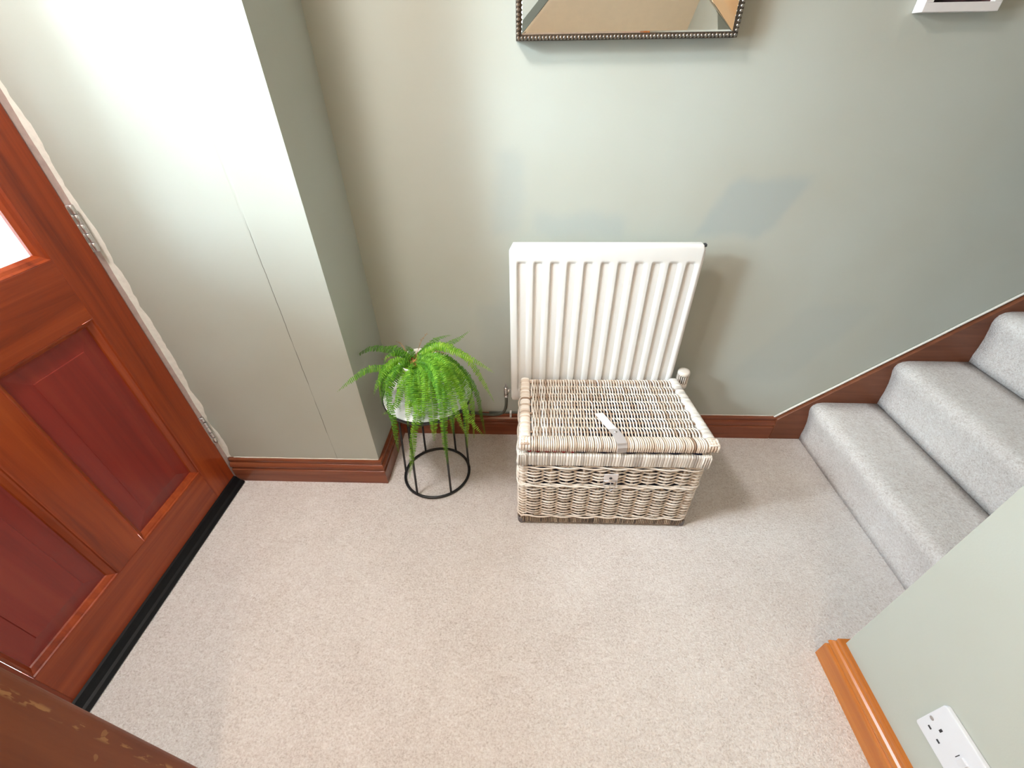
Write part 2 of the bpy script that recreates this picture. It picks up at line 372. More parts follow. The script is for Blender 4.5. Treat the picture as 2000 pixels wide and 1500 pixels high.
# ------------------------------------------------------------------ front door
door = thing('door_1', (XD, -0.30, 0.0), 'red brown panelled front door with a glazed upper half', None, kind='structure')
YH, YL = -0.304, -1.128          # hinge and latch edges
def dbox(name, y0, y1, z0, z1, mat, d0=0.0, d1=0.044, bevel=0.0015):
    mb = MB(); mb.box(XD - d1, XD - d0, y0, y1, z0, z1); return obj(name, mb, mat, door, bevel)
dbox('stile', -0.410, YH, 0.012, 2.02, M['door_v']); dbox('stile', YL, -1.027, 0.012, 2.02, M['door_v'])
dbox('mullion', -0.772, -0.675, 0.1775, 0.7795, M['door_v'])
dbox('bottom_rail', -1.0275, -0.4095, 0.012, 0.178, M['door_h'])
dbox('middle_rail', -1.0275, -0.4095, 0.779, 0.935, M['door_h'])
dbox('top_rail', -1.0275, -0.4095, 1.88, 2.02, M['door_h'])
def ring_panel(mb, y0, y1, z0, z1, steps, cap):
    """concentric rectangles: (inset, depth behind the front face)"""
    loops = [[mb.vert((XD - dp, y, z)) for y, z in ((y0 + i, z0 + i), (y1 - i, z0 + i), (y1 - i, z1 - i), (y0 + i, z1 - i))] for i, dp in steps]
    for A, B in zip(loops, loops[1:]):
        for k in range(4): mb.face((A[k], A[(k + 1) % 4], B[(k + 1) % 4], B[k]), False)
    if cap: mb.face(loops[-1], False)
for y0, y1 in ((-0.675, -0.410), (-1.027, -0.772)):
    mb = MB(); ring_panel(mb, y0, y1, 0.178, 0.779, [(0, 0), (.0025, .0005), (.004, .004), (.008, .006), (.016, .0125), (.018, .017)], False)
    obj('moulding', mb, M['door_v'], door)
    mb = MB(); ring_panel(mb, y0, y1, 0.178, 0.779, [(.010, .030), (.0175, .0165), (.024, .0165), (.062, .0115), (.0632, .0098)], True)
    obj('panel', mb, M['door_panel'], door)
mb = MB(); ring_panel(mb, -1.027, -0.410, 0.935, 1.88, [(0, 0), (.002, .0), (.005, .006), (.012, .009), (.018, .018), (.018, .026)], False)
obj('glazing_bead', mb, M['door_v'], door)
mb = MB(); mb.box(XD - 0.028, XD - 0.024, -1.02, -0.417, 0.943, 1.873); obj('pane', mb, M['glass'], door)
# draught strip along the bottom edge
mb = MB(); mb.prism([(XD, .002), (XD + .031, .001), (XD + .033, .006), (XD + .026, .013), (XD + .019, .017), (XD + .012, .026), (XD + .007, .034), (XD, .036)], YL, YH - 0.002, 'y')
tag(obj('draught_strip', mb, M['rubber'], door), 'black rubber draught strip')
# frame between door and projecting wall
mb = MB(); mb.box(XD - 0.08, XD - 0.003, -0.3005, YP, 0.0, 2.06); mb.box(XD - 0.08, XD - 0.003, -1.1495, YL - 0.003, 0.0, 2.06); mb.box(XD - 0.08, XD - 0.003, YL - .003, -0.3005, 2.023, 2.06)
obj('door_frame', mb, M['frame_paint'], door)
mb = MB()     # ragged filler smeared over the joint with the wall
N = 150; prev = None; w = 0.008
for i in range(N + 1):
    z = 0.115 + (2.05 - 0.115) * i / N
    w = max(0.0005, min(0.014, w + random.uniform(-0.0040, 0.0040)))
    row = [mb.vert((XD - 0.004, YP - .0030 - w * .2, z)), mb.vert((XD - .0018, YP - .0025 - w * .2, z)), mb.vert((XD - 0.0005, YP - 0.0015, z)), mb.vert((XD + 0.003 + w, YP - 0.0008, z)), mb.vert((XD + 0.004 + w, YP + 0.001, z))]
    if prev:
        for a in range(4): mb.face((prev[a], prev[a + 1], row[a + 1], row[a]))
    prev = row
obj('filler', mb, M['caulk'], door)
for z0, z1 in ((0.21, 0.33), (0.915, 1.031), (1.66, 1.775)):
    mb = MB(); L_ = (z1 - z0) / 5
    for k in range(5): mb.lathe([(.0050, k * L_ + .0006), (.0064, k * L_ + .0014), (.0064, (k + 1) * L_ - .0014), (.0050, (k + 1) * L_ - .0006)], (XD + .005, -0.2965, z0), 12)
    mb.box(XD - 0.002, XD + 0.0012, -0.306, -0.287, z0 + .001, z1 - .001)
    obj('hinge', mb, M['chrome'], door)

# ------------------------------------------------------------------ stairs
X1, G, RISE = 1.7148, 0.2234, 0.2031
stairs = thing('staircase', (X1, -0.45, 0), 'beige carpeted stairs rising to the right along the back wall', 'stairs')
RP = [(.002, 0.0), (-.001, .03), (-.0015, .06), (-.006, .10), (-.014, .135), (-.0215, .160), (-.0225, .176), (-.018, .190), (-.006, .1995), (.014, .2035), (.05, .2040), (.12, .2032), (.18, .2025)]
NS = 10
for i in range(NS):
    mb = MB(); x0, z0 = X1 + G * i, RISE * i
    poly = [(x0 + a, z0 + b) for a, b in RP] + [(x0 + G + .004, z0 + RISE - .001), (x0 + G + .004, z0 - (0.001 if i else 0))]
    ny = 14; rs = []
    for k in range(ny + 1):
        y = -0.019 + (YW + 0.020) * k / ny
        rs.append([(x + 0.0016 * math.sin(9 * y + i * 2 + j * .4) * (1 if 0 < j < len(RP) else 0), y, z) for j, (x, z) in enumerate(poly)])
    mb.rings(rs); obj('step', mb, M['carpet'], stairs)
mb = MB(); sl = 0.915; xe = 3.99
top = [(1.587 + u, .1085 + u * sl) for u in (0, 0.05, 0.3, 0.8, 1.6, xe - 1.587)]
mb.prism([(1.590, 0.0), (1.587, .106)] + top + [(xe, 1.75), (1.95, 0.0)], -0.0205, -0.0006, 'y')
obj('stringer', mb, M['stringer'], stairs, bevel=0.003)
mb = MB(); mb.tube([(1.580 + (xe - 1.580) * i / 40, -0.0055, .1125 + (xe - 1.580) * i / 40 * sl + random.uniform(-.001, .001)) for i in range(41)], 0.0045, 5)
tag(obj('paint_bead', mb, M['caulk'], stairs), 'white paint line above the stringer')

# ------------------------------------------------------------------ radiator
RX0, RX1, RZ0, RZ1, RY = 0.494, 1.0845, 0.252, 0.8600, -0.091
rad = thing('radiator', (0.79, 0.0, RZ0), 'white fluted panel radiator on the back wall behind the wicker hamper', 'radiator')
def flute(x):
    p = 0.0515; x -= 0.5165
    if x < 0 or x > p * 11 - 0.004: return 0
    u = (x % p) / p
    pts = [(0, 0), (.05, .25), (.13, .92), (.22, 1), (.42, 1), (.52, .85), (.66, .22), (.76, 0), (1, 0)]
    for (a, b), (c, d) in zip(pts, pts[1:]):
        if a <= u <= c:
            k = (u - a) / (c - a); return b + (d - b) * k
    return 0
mb = MB(); xs = [RX0 + .002, RX0 + .010]
for k in range(11):
    for q in (-.02, 0, .05, .09, .13, .22, .32, .42, .47, .52, .59, .66, .71, .76, .86): xs.append(0.5165 + 0.0515 * (k + q))
xs += [RX1 - .010, RX1 - .002]
xs = sorted(x for x in xs if RX0 < x < RX1)
zs = [RZ0, RZ0 + .003, RZ0 + .012, RZ0 + .045, RZ0 + .05, RZ0 + .056, RZ0 + .062, RZ0 + .07] + [RZ0 + .1 + .04 * k for k in range(11)] + [RZ1 - .075, RZ1 - .068, RZ1 - .061, RZ1 - .056, RZ1 - .052, RZ1 - .048, RZ1 - .012, RZ1 - .003, RZ1]
def zmask(z, x):
    a = max(0, min(1, (z - RZ0 - .047) / .020)); b = max(0, min(1, (RZ1 - .050 - z) / .020))
    f = lambda t: t * t * (3 - 2 * t)
    return f(a) * f(b)
grid = []
for z in zs:
    row = []
    for x in xs:
        e = min(x - RX0, RX1 - x, z - RZ0 + .001, RZ1 - z + .001); rim = max(0, 1 - e / .010) ** 2 * .006
        cx = max(0, .024 - (x - RX0)) * .5 if False else 0
        row.append(mb.vert((x, RY + 0.0125 * flute(x) * zmask(z, x) + rim, z)))
    grid.append(row)
for a in range(len(zs) - 1):
    for b in range(len(xs) - 1):
        x, z = xs[b], zs[a]
        mb.face((grid[a][b], grid[a][b + 1], grid[a + 1][b + 1], grid[a + 1][b]))
# chamfer the top corners, round the bottom ones by sliding border vertices
for i, (x, y, z) in enumerate(mb.v):
    for s_, xc in ((1, RX0), (-1, RX1)):
        d = (x - xc) * s_; t_ = RZ1 - z
        if d < .012 and t_ < .023 and d / .012 + t_ / .023 < 1:
            k = 1 - (d / .012 + t_ / .023); x += s_ * .006 * k * 1.0; z -= .0115 * k
        q = z - RZ0
        if d < .012 and q < .012:
            r = math.hypot(.012 - d, .012 - q)
            if r > .012: x = xc + s_ * (.012 - (.012 - d) * .012 / r); z = RZ0 + .012 - (.012 - q) * .012 / r
    mb.v[i] = (x, y, z)
obj('front_panel', mb, M['white_enamel'], rad)
mb = MB(); poly = [(RX0 + .0125, RZ1), (RX1 - .0125, RZ1), (RX1, RZ1 - .023), (RX1, RZ0 + .012), (RX1 - .004, RZ0 + .003), (RX1 - .012, RZ0), (RX0 + .012, RZ0), (RX0 + .004, RZ0 + .003), (RX0, RZ0 + .012), (RX0, RZ1 - .023)]
mb.prism(poly, RY + .0065, RY + .026, 'y'); obj('rear_panel', mb, M['white_enamel'], rad, bevel=0.002)
for x in (0.60, 0.98):
    mb = MB(); mb.box(x - .015, x + .015, RY + .026, -0.001, RZ0 + .06, RZ1 - .10); obj('bracket', mb, M['white_enamel'], rad)
mb = MB(); mb.lathe([(.0024, 0), (.0040, .001), (.0040, .007), (.0024, .009)], (RX1 - .009, RY + .012, RZ1 - .007), 10, 'x'); mb.box(RX1 - .011, RX1 - .004, RY + .001, RY + .014, RZ1 - .006, RZ1 + .0008)
tag(obj('bleed_plug', mb, M['slot'], rad), 'dark plug at the top right corner')
# lockshield valve and pipe at the left
VX, VY, VZ = 0.4735, RY + .014, 0.290
mb = MB(); mb.lathe([(.006, -.018), (.0085, -.016), (.0085, -.004), (.0075, .0), (.0085, .004), (.0085, .014), (.005, .017)], (VX, VY, VZ), 14)
mb.lathe([(.0055, 0), (.0055, .006), (.0085, .007), (.0085, .015), (.0055, .016), (.0055, .026)], (VX, VY, VZ), 12, 'x')
mb.lathe([(.0075, -.030), (.0085, -.028), (.0085, -.019), (.006, -.018)], (VX, VY, VZ), 6, smooth=False)
lv = obj('lockshield_valve', mb, M['chrome'], rad)
mb = MB(); mb.lathe([(.0045, .016), (.0045, .026), (.0025, .028), (.0025, .036), (.001, .037)], (VX, VY, VZ), 10); obj('spindle', mb, M['steel'], lv)
def bez(p, n):
    P = [Vector(q) for q in p]; out = []
    for i in range(n + 1):
        t = i / n; q = P[:]
        while len(q) > 1: q = [a.lerp(b, t) for a, b in zip(q, q[1:])]
        out.append(q[0])
    return out
mb = MB(); mb.tube(bez([(VX, VY, VZ - .028), (VX, VY, .19), (VX - .005, -.045, .135), (VX - .045, -.022, .112), (VX - .10, -.012, .110)], 18) + [(0.30, -.010, .118), (0.10, -.010, .120), (0.022, -.010, .120)], .0058, 8)
pipe = tag(obj('pipe', mb, M['pipe'], rad), 'grey pipe curving down to the skirting')
mb = MB(); mb.tube([(0.395, -.0075, .1165), (0.62, -.0075, .1175), (1.10, -.0075, .1175)], .0048, 8)
obj('pipe', mb, M['pipe'], rad)
mb = MB(); mb.box(0.4825, 0.4905, -.0195, -.001, .098, .1245); mb.tube([(0.4865, -.0185, .106), (0.4865, -.0215, .106)], .0022, 8)
tag(obj('pipe_clip', mb, M['white_enamel'], rad, bevel=.001), 'small white pipe clip')
# thermostatic head at the right
TX, TY = 1.124, RY + .008
mb = MB(); mb.lathe([(.010, .300), (.013, .304), (.013, .322), (.018, .326), (.0215, .330), (.0215, .346), (.0195, .348)], (TX, TY, 0), 24)
mb.lathe([(.0165, .346), (.0165, .384)], (TX, TY, 0), 24)
mb.lathe([(.0195, .383), (.0222, .385), (.0222, .392), (.0205, .397), (.015, .3995), (.004, .4005)], (TX, TY, 0), 24)
trv = tag(obj('thermostatic_head', mb, M['trv'], rad), 'cream ribbed thermostatic valve head')
mb = MB()
for k in range(18):
    a = 2 * PI * k / 18; c_, s_ = math.cos(a), math.sin(a)
    p = [(.0155, -.0015), (.0215, -.0013), (.0215, .0013), (.0155, .0015)]
    mb.rings([[(TX + r * c_ - w_ * s_, TY + r * s_ + w_ * c_, z) for r, w_ in p] for z in (.346, .385)], smooth=False)
obj('ribs', mb, M['trv'], trv)['kind'] = 'stuff'
mb = MB(); mb.lathe([(.0168, .349), (.0168, .382)], (TX, TY, 0), 20); obj('core', mb, M['slot'], trv)
mb = MB(); mb.lathe([(.008, .255), (.010, .257), (.010, .300), (.008, .302)], (TX, TY, 0), 16); mb.tube([(TX, TY, .292), (TX - .045, TY, .292)], .007, 8)
mb.tube([(TX, TY, .256), (TX, TY, .0)], .0065, 8)
obj('valve_body', mb, M['chrome'], rad)

# ------------------------------------------------------------------ wall mirror
MX0, MX1, MZ0, MZ1 = 0.5170, 1.0385, 1.335, 2.08
mir = thing('wall_mirror', (0.778, 0.0, MZ0), 'mirror with mitred glass borders and silver beaded edge above the radiator', 'mirror')
mb = MB()
for a, b in (((MX0, MX1), (MZ0, MZ0 + .012)), ((MX0, MX1), (MZ1 - .012, MZ1)), ((MX0, MX0 + .012), (MZ0 + .012, MZ1 - .012)), ((MX1 - .012, MX1), (MZ0 + .012, MZ1 - .012))):
    mb.box(a[0], a[1], -0.040, -0.001, b[0], b[1])
obj('frame', mb, M['frame_dark'], mir)
mb = MB()
def bead(x, z, r=.0047):
    y = -0.0415; o_ = len(mb.v)
    rs = []
    for th in (35, 75, 115, 150): rs.append([(x + r * math.sin(math.radians(th)) * math.cos(2 * PI * k / 8), y + r * math.cos(math.radians(th)) * 1.0, z + r * math.sin(math.radians(th)) * math.sin(2 * PI * k / 8)) for k in range(8)])
    mb.rings(rs)
nb = 61
for k in range(nb):
    x = MX0 + .006 + (MX1 - MX0 - .012) * k / (nb - 1)
    bead(x, MZ0 + .005); bead(x, MZ1 - .005)
nz = 86
for k in range(1, nz):
    z = MZ0 + .005 + (MZ1 - MZ0 - .010) * k / nz
    bead(MX0 + .005, z); bead(MX1 - .005, z)
obj('bead_edging', mb, M['beads'], mir)['kind'] = 'stuff'
IX0, IX1, IZ0, IZ1, BW = MX0 + .0125, MX1 - .0125, MZ0 + .0105, MZ1 - .0125, 0.10
o4 = [(IX0, IZ0), (IX1, IZ0), (IX1, IZ1), (IX0, IZ1)]; i4 = [(IX0 + BW, IZ0 + BW), (IX1 - BW, IZ0 + BW), (IX1 - BW, IZ1 - BW), (IX0 + BW, IZ1 - BW)]
YO, YI = -0.0415, -0.0060
for k in range(4):
    A, B, C_, D = o4[k], o4[(k + 1) % 4], i4[(k + 1) % 4], i4[k]
    g = .0012; cxm = (A[0] + B[0] + C_[0] + D[0]) / 4; czm = (A[1] + B[1] + C_[1] + D[1]) / 4
    mb = MB(); front = [(A, YO), (B, YO), (C_, YI), (D, YI)]
    sh = [((p[0] + (g if p[0] < cxm else -g) * .6, p[1] + (g if p[1] < czm else -g) * .6), y) for p, y in front]
    f0 = [mb.vert((p[0], y + .0035, p[1])) for p, y in front]
    inner = [((p[0] * .965 + cxm * .035, p[1] * .93 + czm * .07), y * .965 + (YO + YI) / 2 * .035) for p, y in sh]
    f1 = [mb.vert((p[0], y + .0016, p[1])) for p, y in sh]; f2 = [mb.vert((p[0], y, p[1])) for p, y in inner]
    for q in range(4):
        r_ = (q + 1) % 4
        mb.face((f0[q], f0[r_], f1[r_], f1[q]), False); mb.face((f1[q], f1[r_], f2[r_], f2[q]), False)
    mb.face(f2, False); mb.face(f0[::-1], False)
    obj('mirror_border', mb, M['mirror'], mir)
mb = MB(); mb.box(i4[0][0], i4[1][0], -0.0065, -0.0035, i4[0][1], i4[2][1]); obj('mirror_glass', mb, M['mirror'], mir)

# ------------------------------------------------------------------ picture frame
PX0, PX1, PZ0, PZ1 = 1.4437, 1.6105, 1.3745, 1.62
pic = thing('picture_frame', (1.53, 0.0, PZ0), 'small white box picture frame at the top right of the back wall', 'picture')
for x0, x1, z0, z1 in ((PX0, PX1, PZ0, PZ0 + .0165), (PX0, PX1, PZ1 - .0165, PZ1), (PX0, PX0 + .0165, PZ0 + .0165, PZ1 - .0165), (PX1 - .0165, PX1, PZ0 + .0165, PZ1 - .0165)):
    mb = MB(); mb.box(x0, x1, -0.034, -0.001, z0, z1); obj('frame_bar', mb, M['white_frame'], pic, bevel=.0006)
mb = MB(); mb.box(PX0 + .016, PX1 - .016, -0.020, -0.008, PZ0 + .016, PZ1 - .016)
tt = NT('dark_print'); zc = tt.n('SeparateXYZ'); tt.l(tt.n('NewGeometry').outputs['Position'], zc.inputs[0])
nz_ = tt.noise(tt.coords('World'), 22, 3, 0.5)
tt.base(tt.ramp(nz_, [(0.35, (0.012, 0.008, 0.012)), (0.55, (0.05, 0.025, 0.03)), (0.7, (0.20, 0.05, 0.06))])); tt.set(Roughness=0.15)
tag(obj('print', mb, tt.m, pic), 'dark printed picture')

# ------------------------------------------------------------------ double socket
soc = thing('double_socket', (XW, -1.135, 0.258), 'white double plug socket low on the right hand wall', 'socket')
SX = XW - 0.0095
def sock_poly(y0, y1, z0, z1, r=.006, n=4):
    return rrect(y0, y1, z0, z1, r, n)
mb = MB(); mb.prism(sock_poly(-1.2225, -1.0510, 0.2080, 0.3085), SX, XW - .0005, 'x'); obj('plate', mb, M['socket'], soc, bevel=.0018)
def slots(yc):
    mb = MB()
    for y, z, w_, h_ in ((yc, .2588, .0042, .0085), (yc + .011, .2366, .0068, .0042), (yc - .011, .2360, .0068, .0042)):
        mb.box(SX - .0006, SX + .004, y - w_ / 2, y + w_ / 2, z - h_ / 2, z + h_ / 2)
    return obj('pin_slot', mb, M['slot'], soc)
for yc in (-1.080, -1.1935): slots(yc)
for y in (-1.0593, -1.2140):
    mb = MB(); mb.lathe([(.0042, -.0008), (.0042, .003)], (SX, y, .2560), 12, 'x'); obj('screw', mb, M['steel'], soc)
for y in (-1.1290, -1.1500):
    mb = MB(); mb.prism([(y + 0, 0)], 0, 1, 'x') if False else None
    mb.rings([[(SX - d, yy, zz) for yy, zz, d in ((y - .0065, .2505, .0), (y + .0065, .2505, .0), (y + .0065, .2735, .0), (y - .0065, .2735, .0))],
              [(SX - d, yy, zz) for yy, zz, d in ((y - .0060, .2510, .0010), (y + .0060, .2510, .0010), (y + .0060, .2730, .0038), (y - .0060, .2730, .0038))]], smooth=False)
    obj('switch', mb, M['socket'], soc)
    mb = MB(); mb.box(SX - .0005, SX + .002, y + .0105, y + .0117, .2555, .2680); obj('switch_mark', mb, M['slot'], soc)

# ------------------------------------------------------------------ ceiling lamps added as fill, unseen (above and behind the camera)
def fill_lamp(x, y, label):
    lamp = thing('fill_lamp', (x, y, 2.45), label, 'lamp', 'added ceiling fill lamps')
    mb = MB(); mb.lathe([(.19, 0), (.19, -.04), (.17, -.05)], (x, y, 2.45), 32); obj('fill_lamp_base', mb, M['fill_lamp_body'], lamp)
    mb = MB(); mb.lathe([(.165, -.05), (.15, -.075), (.09, -.09), (.02, -.094)], (x, y, 2.45), 32); obj('fill_lamp_diffuser', mb, M['fill_lamp_glow'], lamp)
fill_lamp(-0.21, -0.93, 'unseen round ceiling lamp added as fill by the front door')
fill_lamp(0.45, -2.60, 'unseen round ceiling lamp added as warm fill behind the viewer')

# ------------------------------------------------------------------ plant stand
PC = Vector((0.203, -0.241, 0))
TC = Vector((0.219, -0.245, 0))
stand = thing('plant_stand', (PC.x, PC.y, 0), 'round black wire plant stand with a white top beside the projecting wall', 'plant stand')
def ringpts(c, r, z, n): return [(c[0] + r * math.cos(2 * PI * k / n), c[1] + r * math.sin(2 * PI * k / n), z) for k in range(n)]
mb = MB(); mb.tube(ringpts(PC, .125, .0055, 64), .0055, 8, closed=True); obj('base_ring', mb, M['black_metal'], stand)
mb = MB(); mb.tube(ringpts(TC, .112, .392, 48), .0045, 8, closed=True); obj('top_ring', mb, M['black_metal'], stand)
for a in (-117.5, -56, 14, 62.5, 123, 152, 183):
    c_, s_ = math.cos(math.radians(a)), math.sin(math.radians(a))
    mb = MB(); mb.tube([(PC.x + .1245 * c_, PC.y + .1245 * s_, .006), (TC.x + .112 * c_, TC.y + .112 * s_, .394)], .0042, 8); obj('rod', mb, M['black_metal'], stand)
mb = MB(); mb.lathe([(.02, .396), (.140, .396), (.1495, .399), (.1505, .406), (.1505, .4115), (.149, .413), (.1475, .4115), (.147, .406), (.02, .406)], (TC.x, TC.y, 0), 72); obj('tray', mb, M['black_metal'], stand)
mb = MB(); mb.lathe([(.001, .405), (.1465, .405), (.1468, .4105), (.1455, .4122), (.001, .4122)], (TC.x, TC.y, 0), 72); tag(obj('top', mb, M['white_top'], stand), 'white round top')

# ------------------------------------------------------------------ potted fern
FC = Vector((0.214, -0.262, 0.4125))
fern = thing('potted_fern', FC, 'bright green trailing fern in a white pot on the round stand', 'plant')
mb = MB(); mb.lathe([(.001, 0), (.040, .0), (.044, .003), (.050, .05), (.057, .10), (.062, .140), (.064, .1465), (.062, .1485), (.0595, .146), (.056, .128), (.001, .126)], FC, 40); obj('pot', mb, M['pot'], fern)
mb = MB(); rs = []
for j in range(6):
    r = .056 * (1 - (j / 5) ** 2) + .004
    rs.append([(FC.x + r * math.cos(2 * PI * k / 18) * random.uniform(.85, 1.05), FC.y + r * math.sin(2 * PI * k / 18) * random.uniform(.85, 1.05), FC.z + .122 + .026 * j / 5 * random.uniform(.6, 1.3)) for k in range(18)])
mb.rings(rs); 
for k in range(70):
    a = random.uniform(0, 2 * PI); r = random.uniform(0, .055); p = Vector((FC.x + r * math.cos(a), FC.y + r * math.sin(a), FC.z + .13))
    d = Vector((random.uniform(-1, 1), random.uniform(-1, 1), random.uniform(.2, 1.2))) * .02
    mb.tube([p, p + d * .6, p + d + Vector((0, 0, -.005))], [.0011, .0009, .0004], 4)
obj('crown', mb, M['soil'], fern)
FRONDS = [
 [(0.154,-0.25,0.566),(0.109,-0.22,0.568),(0.042,-0.2,0.56),(-0.002,-0.2,0.536),(-0.031,-0.21,0.512)],
 [(0.158,-0.26,0.553),(0.108,-0.28,0.544),(0.057,-0.3,0.546),(0.014,-0.32,0.525),(-0.035,-0.34,0.489)],
 [(0.161,-0.27,0.56),(0.128,-0.3,0.556),(0.105,-0.33,0.538),(0.087,-0.34,0.506),(0.078,-0.345,0.479)],
 [(0.163,-0.28,0.557),(0.144,-0.32,0.551),(0.131,-0.34,0.536),(0.132,-0.35,0.519)],
 [(0.174,-0.29,0.559),(0.171,-0.34,0.542),(0.168,-0.375,0.505),(0.152,-0.39,0.471),(0.116,-0.4,0.448)],
 [(0.179,-0.29,0.564),(0.163,-0.33,0.554),(0.136,-0.36,0.512),(0.141,-0.4,0.485),(0.151,-0.42,0.446),(0.146,-0.42,0.375),(0.141,-0.415,0.3)],
 [(0.195,-0.29,0.56),(0.21,-0.35,0.55),(0.226,-0.395,0.512),(0.231,-0.43,0.472),(0.208,-0.43,0.397),(0.184,-0.425,0.287),(0.159,-0.42,0.179)],
 [(0.194,-0.29,0.555),(0.225,-0.35,0.545),(0.238,-0.39,0.508),(0.245,-0.425,0.478),(0.232,-0.425,0.415)],
 [(0.186,-0.29,0.555),(0.186,-0.34,0.537),(0.197,-0.38,0.499),(0.197,-0.415,0.458),(0.194,-0.42,0.423)],
 [(0.228,-0.29,0.57),(0.275,-0.36,0.582),(0.3,-0.4,0.547),(0.311,-0.43,0.494),(0.304,-0.43,0.399),(0.3,-0.43,0.265)],
 [(0.22,-0.29,0.57),(0.262,-0.36,0.568),(0.275,-0.4,0.527),(0.275,-0.42,0.453),(0.263,-0.41,0.35)],
 [(0.231,-0.28,0.573),(0.291,-0.34,0.591),(0.33,-0.39,0.558),(0.345,-0.42,0.495),(0.367,-0.425,0.396)],
 [(0.235,-0.28,0.573),(0.304,-0.34,0.601),(0.347,-0.38,0.551),(0.373,-0.4,0.463),(0.394,-0.405,0.415),(0.42,-0.41,0.377)],
 [(0.23,-0.26,0.569),(0.29,-0.27,0.576),(0.334,-0.27,0.538),(0.367,-0.27,0.482),(0.393,-0.27,0.431)],
 [(0.216,-0.27,0.571),(0.255,-0.28,0.601),(0.288,-0.28,0.618),(0.341,-0.28,0.6),(0.398,-0.28,0.565),(0.449,-0.28,0.524)],
 [(0.231,-0.26,0.574),(0.281,-0.25,0.604),(0.336,-0.25,0.587),(0.379,-0.26,0.546),(0.408,-0.26,0.485),(0.445,-0.27,0.396)],
 [(0.22,-0.25,0.572),(0.254,-0.2,0.554),(0.291,-0.14,0.544),(0.32,-0.1,0.541),(0.351,-0.08,0.555)],
 [(0.209,-0.24,0.565),(0.226,-0.2,0.569),(0.256,-0.15,0.57),(0.294,-0.12,0.563)],
 [(0.232,-0.27,0.571),(0.304,-0.31,0.575),(0.347,-0.34,0.53),(0.363,-0.35,0.435),(0.36,-0.35,0.346),(0.354,-0.345,0.256)],
 [(0.23,-0.26,0.569),(0.306,-0.28,0.564),(0.359,-0.29,0.502),(0.376,-0.29,0.395),(0.369,-0.285,0.24)],
 [(0.231,-0.25,0.562),(0.308,-0.25,0.553),(0.365,-0.25,0.483),(0.39,-0.25,0.407),(0.398,-0.25,0.32),(0.405,-0.25,0.222)],
 [(0.235,-0.28,0.573),(0.3,-0.35,0.584),(0.323,-0.385,0.535),(0.33,-0.41,0.466),(0.327,-0.41,0.375)],
 [(0.173,-0.25,0.561),(0.138,-0.22,0.566),(0.103,-0.19,0.559),(0.079,-0.18,0.539)],
 [(0.169,-0.25,0.561),(0.139,-0.25,0.576),(0.115,-0.27,0.574),(0.105,-0.28,0.552)],
 [(0.211,-0.29,0.565),(0.251,-0.36,0.577),(0.259,-0.395,0.542),(0.256,-0.42,0.499),(0.243,-0.42,0.442)],
 [(0.211,-0.29,0.565),(0.262,-0.36,0.6),(0.296,-0.41,0.592),(0.309,-0.44,0.56),(0.307,-0.445,0.507)],
 [(0.226,-0.28,0.568),(0.282,-0.34,0.609),(0.32,-0.39,0.604),(0.33,-0.41,0.564),(0.33,-0.415,0.521)],
 [(0.226,-0.28,0.568),(0.285,-0.33,0.616),(0.323,-0.36,0.61),(0.339,-0.37,0.567),(0.346,-0.375,0.508)],
 [(0.199,-0.29,0.565),(0.198,-0.34,0.557),(0.177,-0.36,0.523),(0.166,-0.385,0.493),(0.173,-0.4,0.465)],
 [(0.221,-0.29,0.575),(0.278,-0.37,0.621),(0.305,-0.42,0.621),(0.31,-0.44,0.597),(0.305,-0.45,0.559)],
 [(0.207,-0.25,0.567),(0.222,-0.22,0.572),(0.245,-0.2,0.579),(0.276,-0.19,0.578),(0.296,-0.19,0.566)],
 [(0.191,-0.25,0.567),(0.165,-0.2,0.558),(0.149,-0.17,0.552)],
 [(0.218,-0.28,0.573),(0.257,-0.33,0.602),(0.278,-0.37,0.589),(0.272,-0.385,0.553),(0.261,-0.39,0.519)],
 [(0.228,-0.27,0.571),(0.294,-0.32,0.605),(0.329,-0.345,0.581),(0.344,-0.35,0.527),(0.351,-0.35,0.467)],
 [(0.176,-0.28,0.562),(0.147,-0.3,0.552),(0.11,-0.3,0.526),(0.104,-0.31,0.503)],
 [(0.235,-0.28,0.573),(0.287,-0.35,0.603),(0.316,-0.4,0.584),(0.32,-0.42,0.525),(0.307,-0.43,0.458)]]

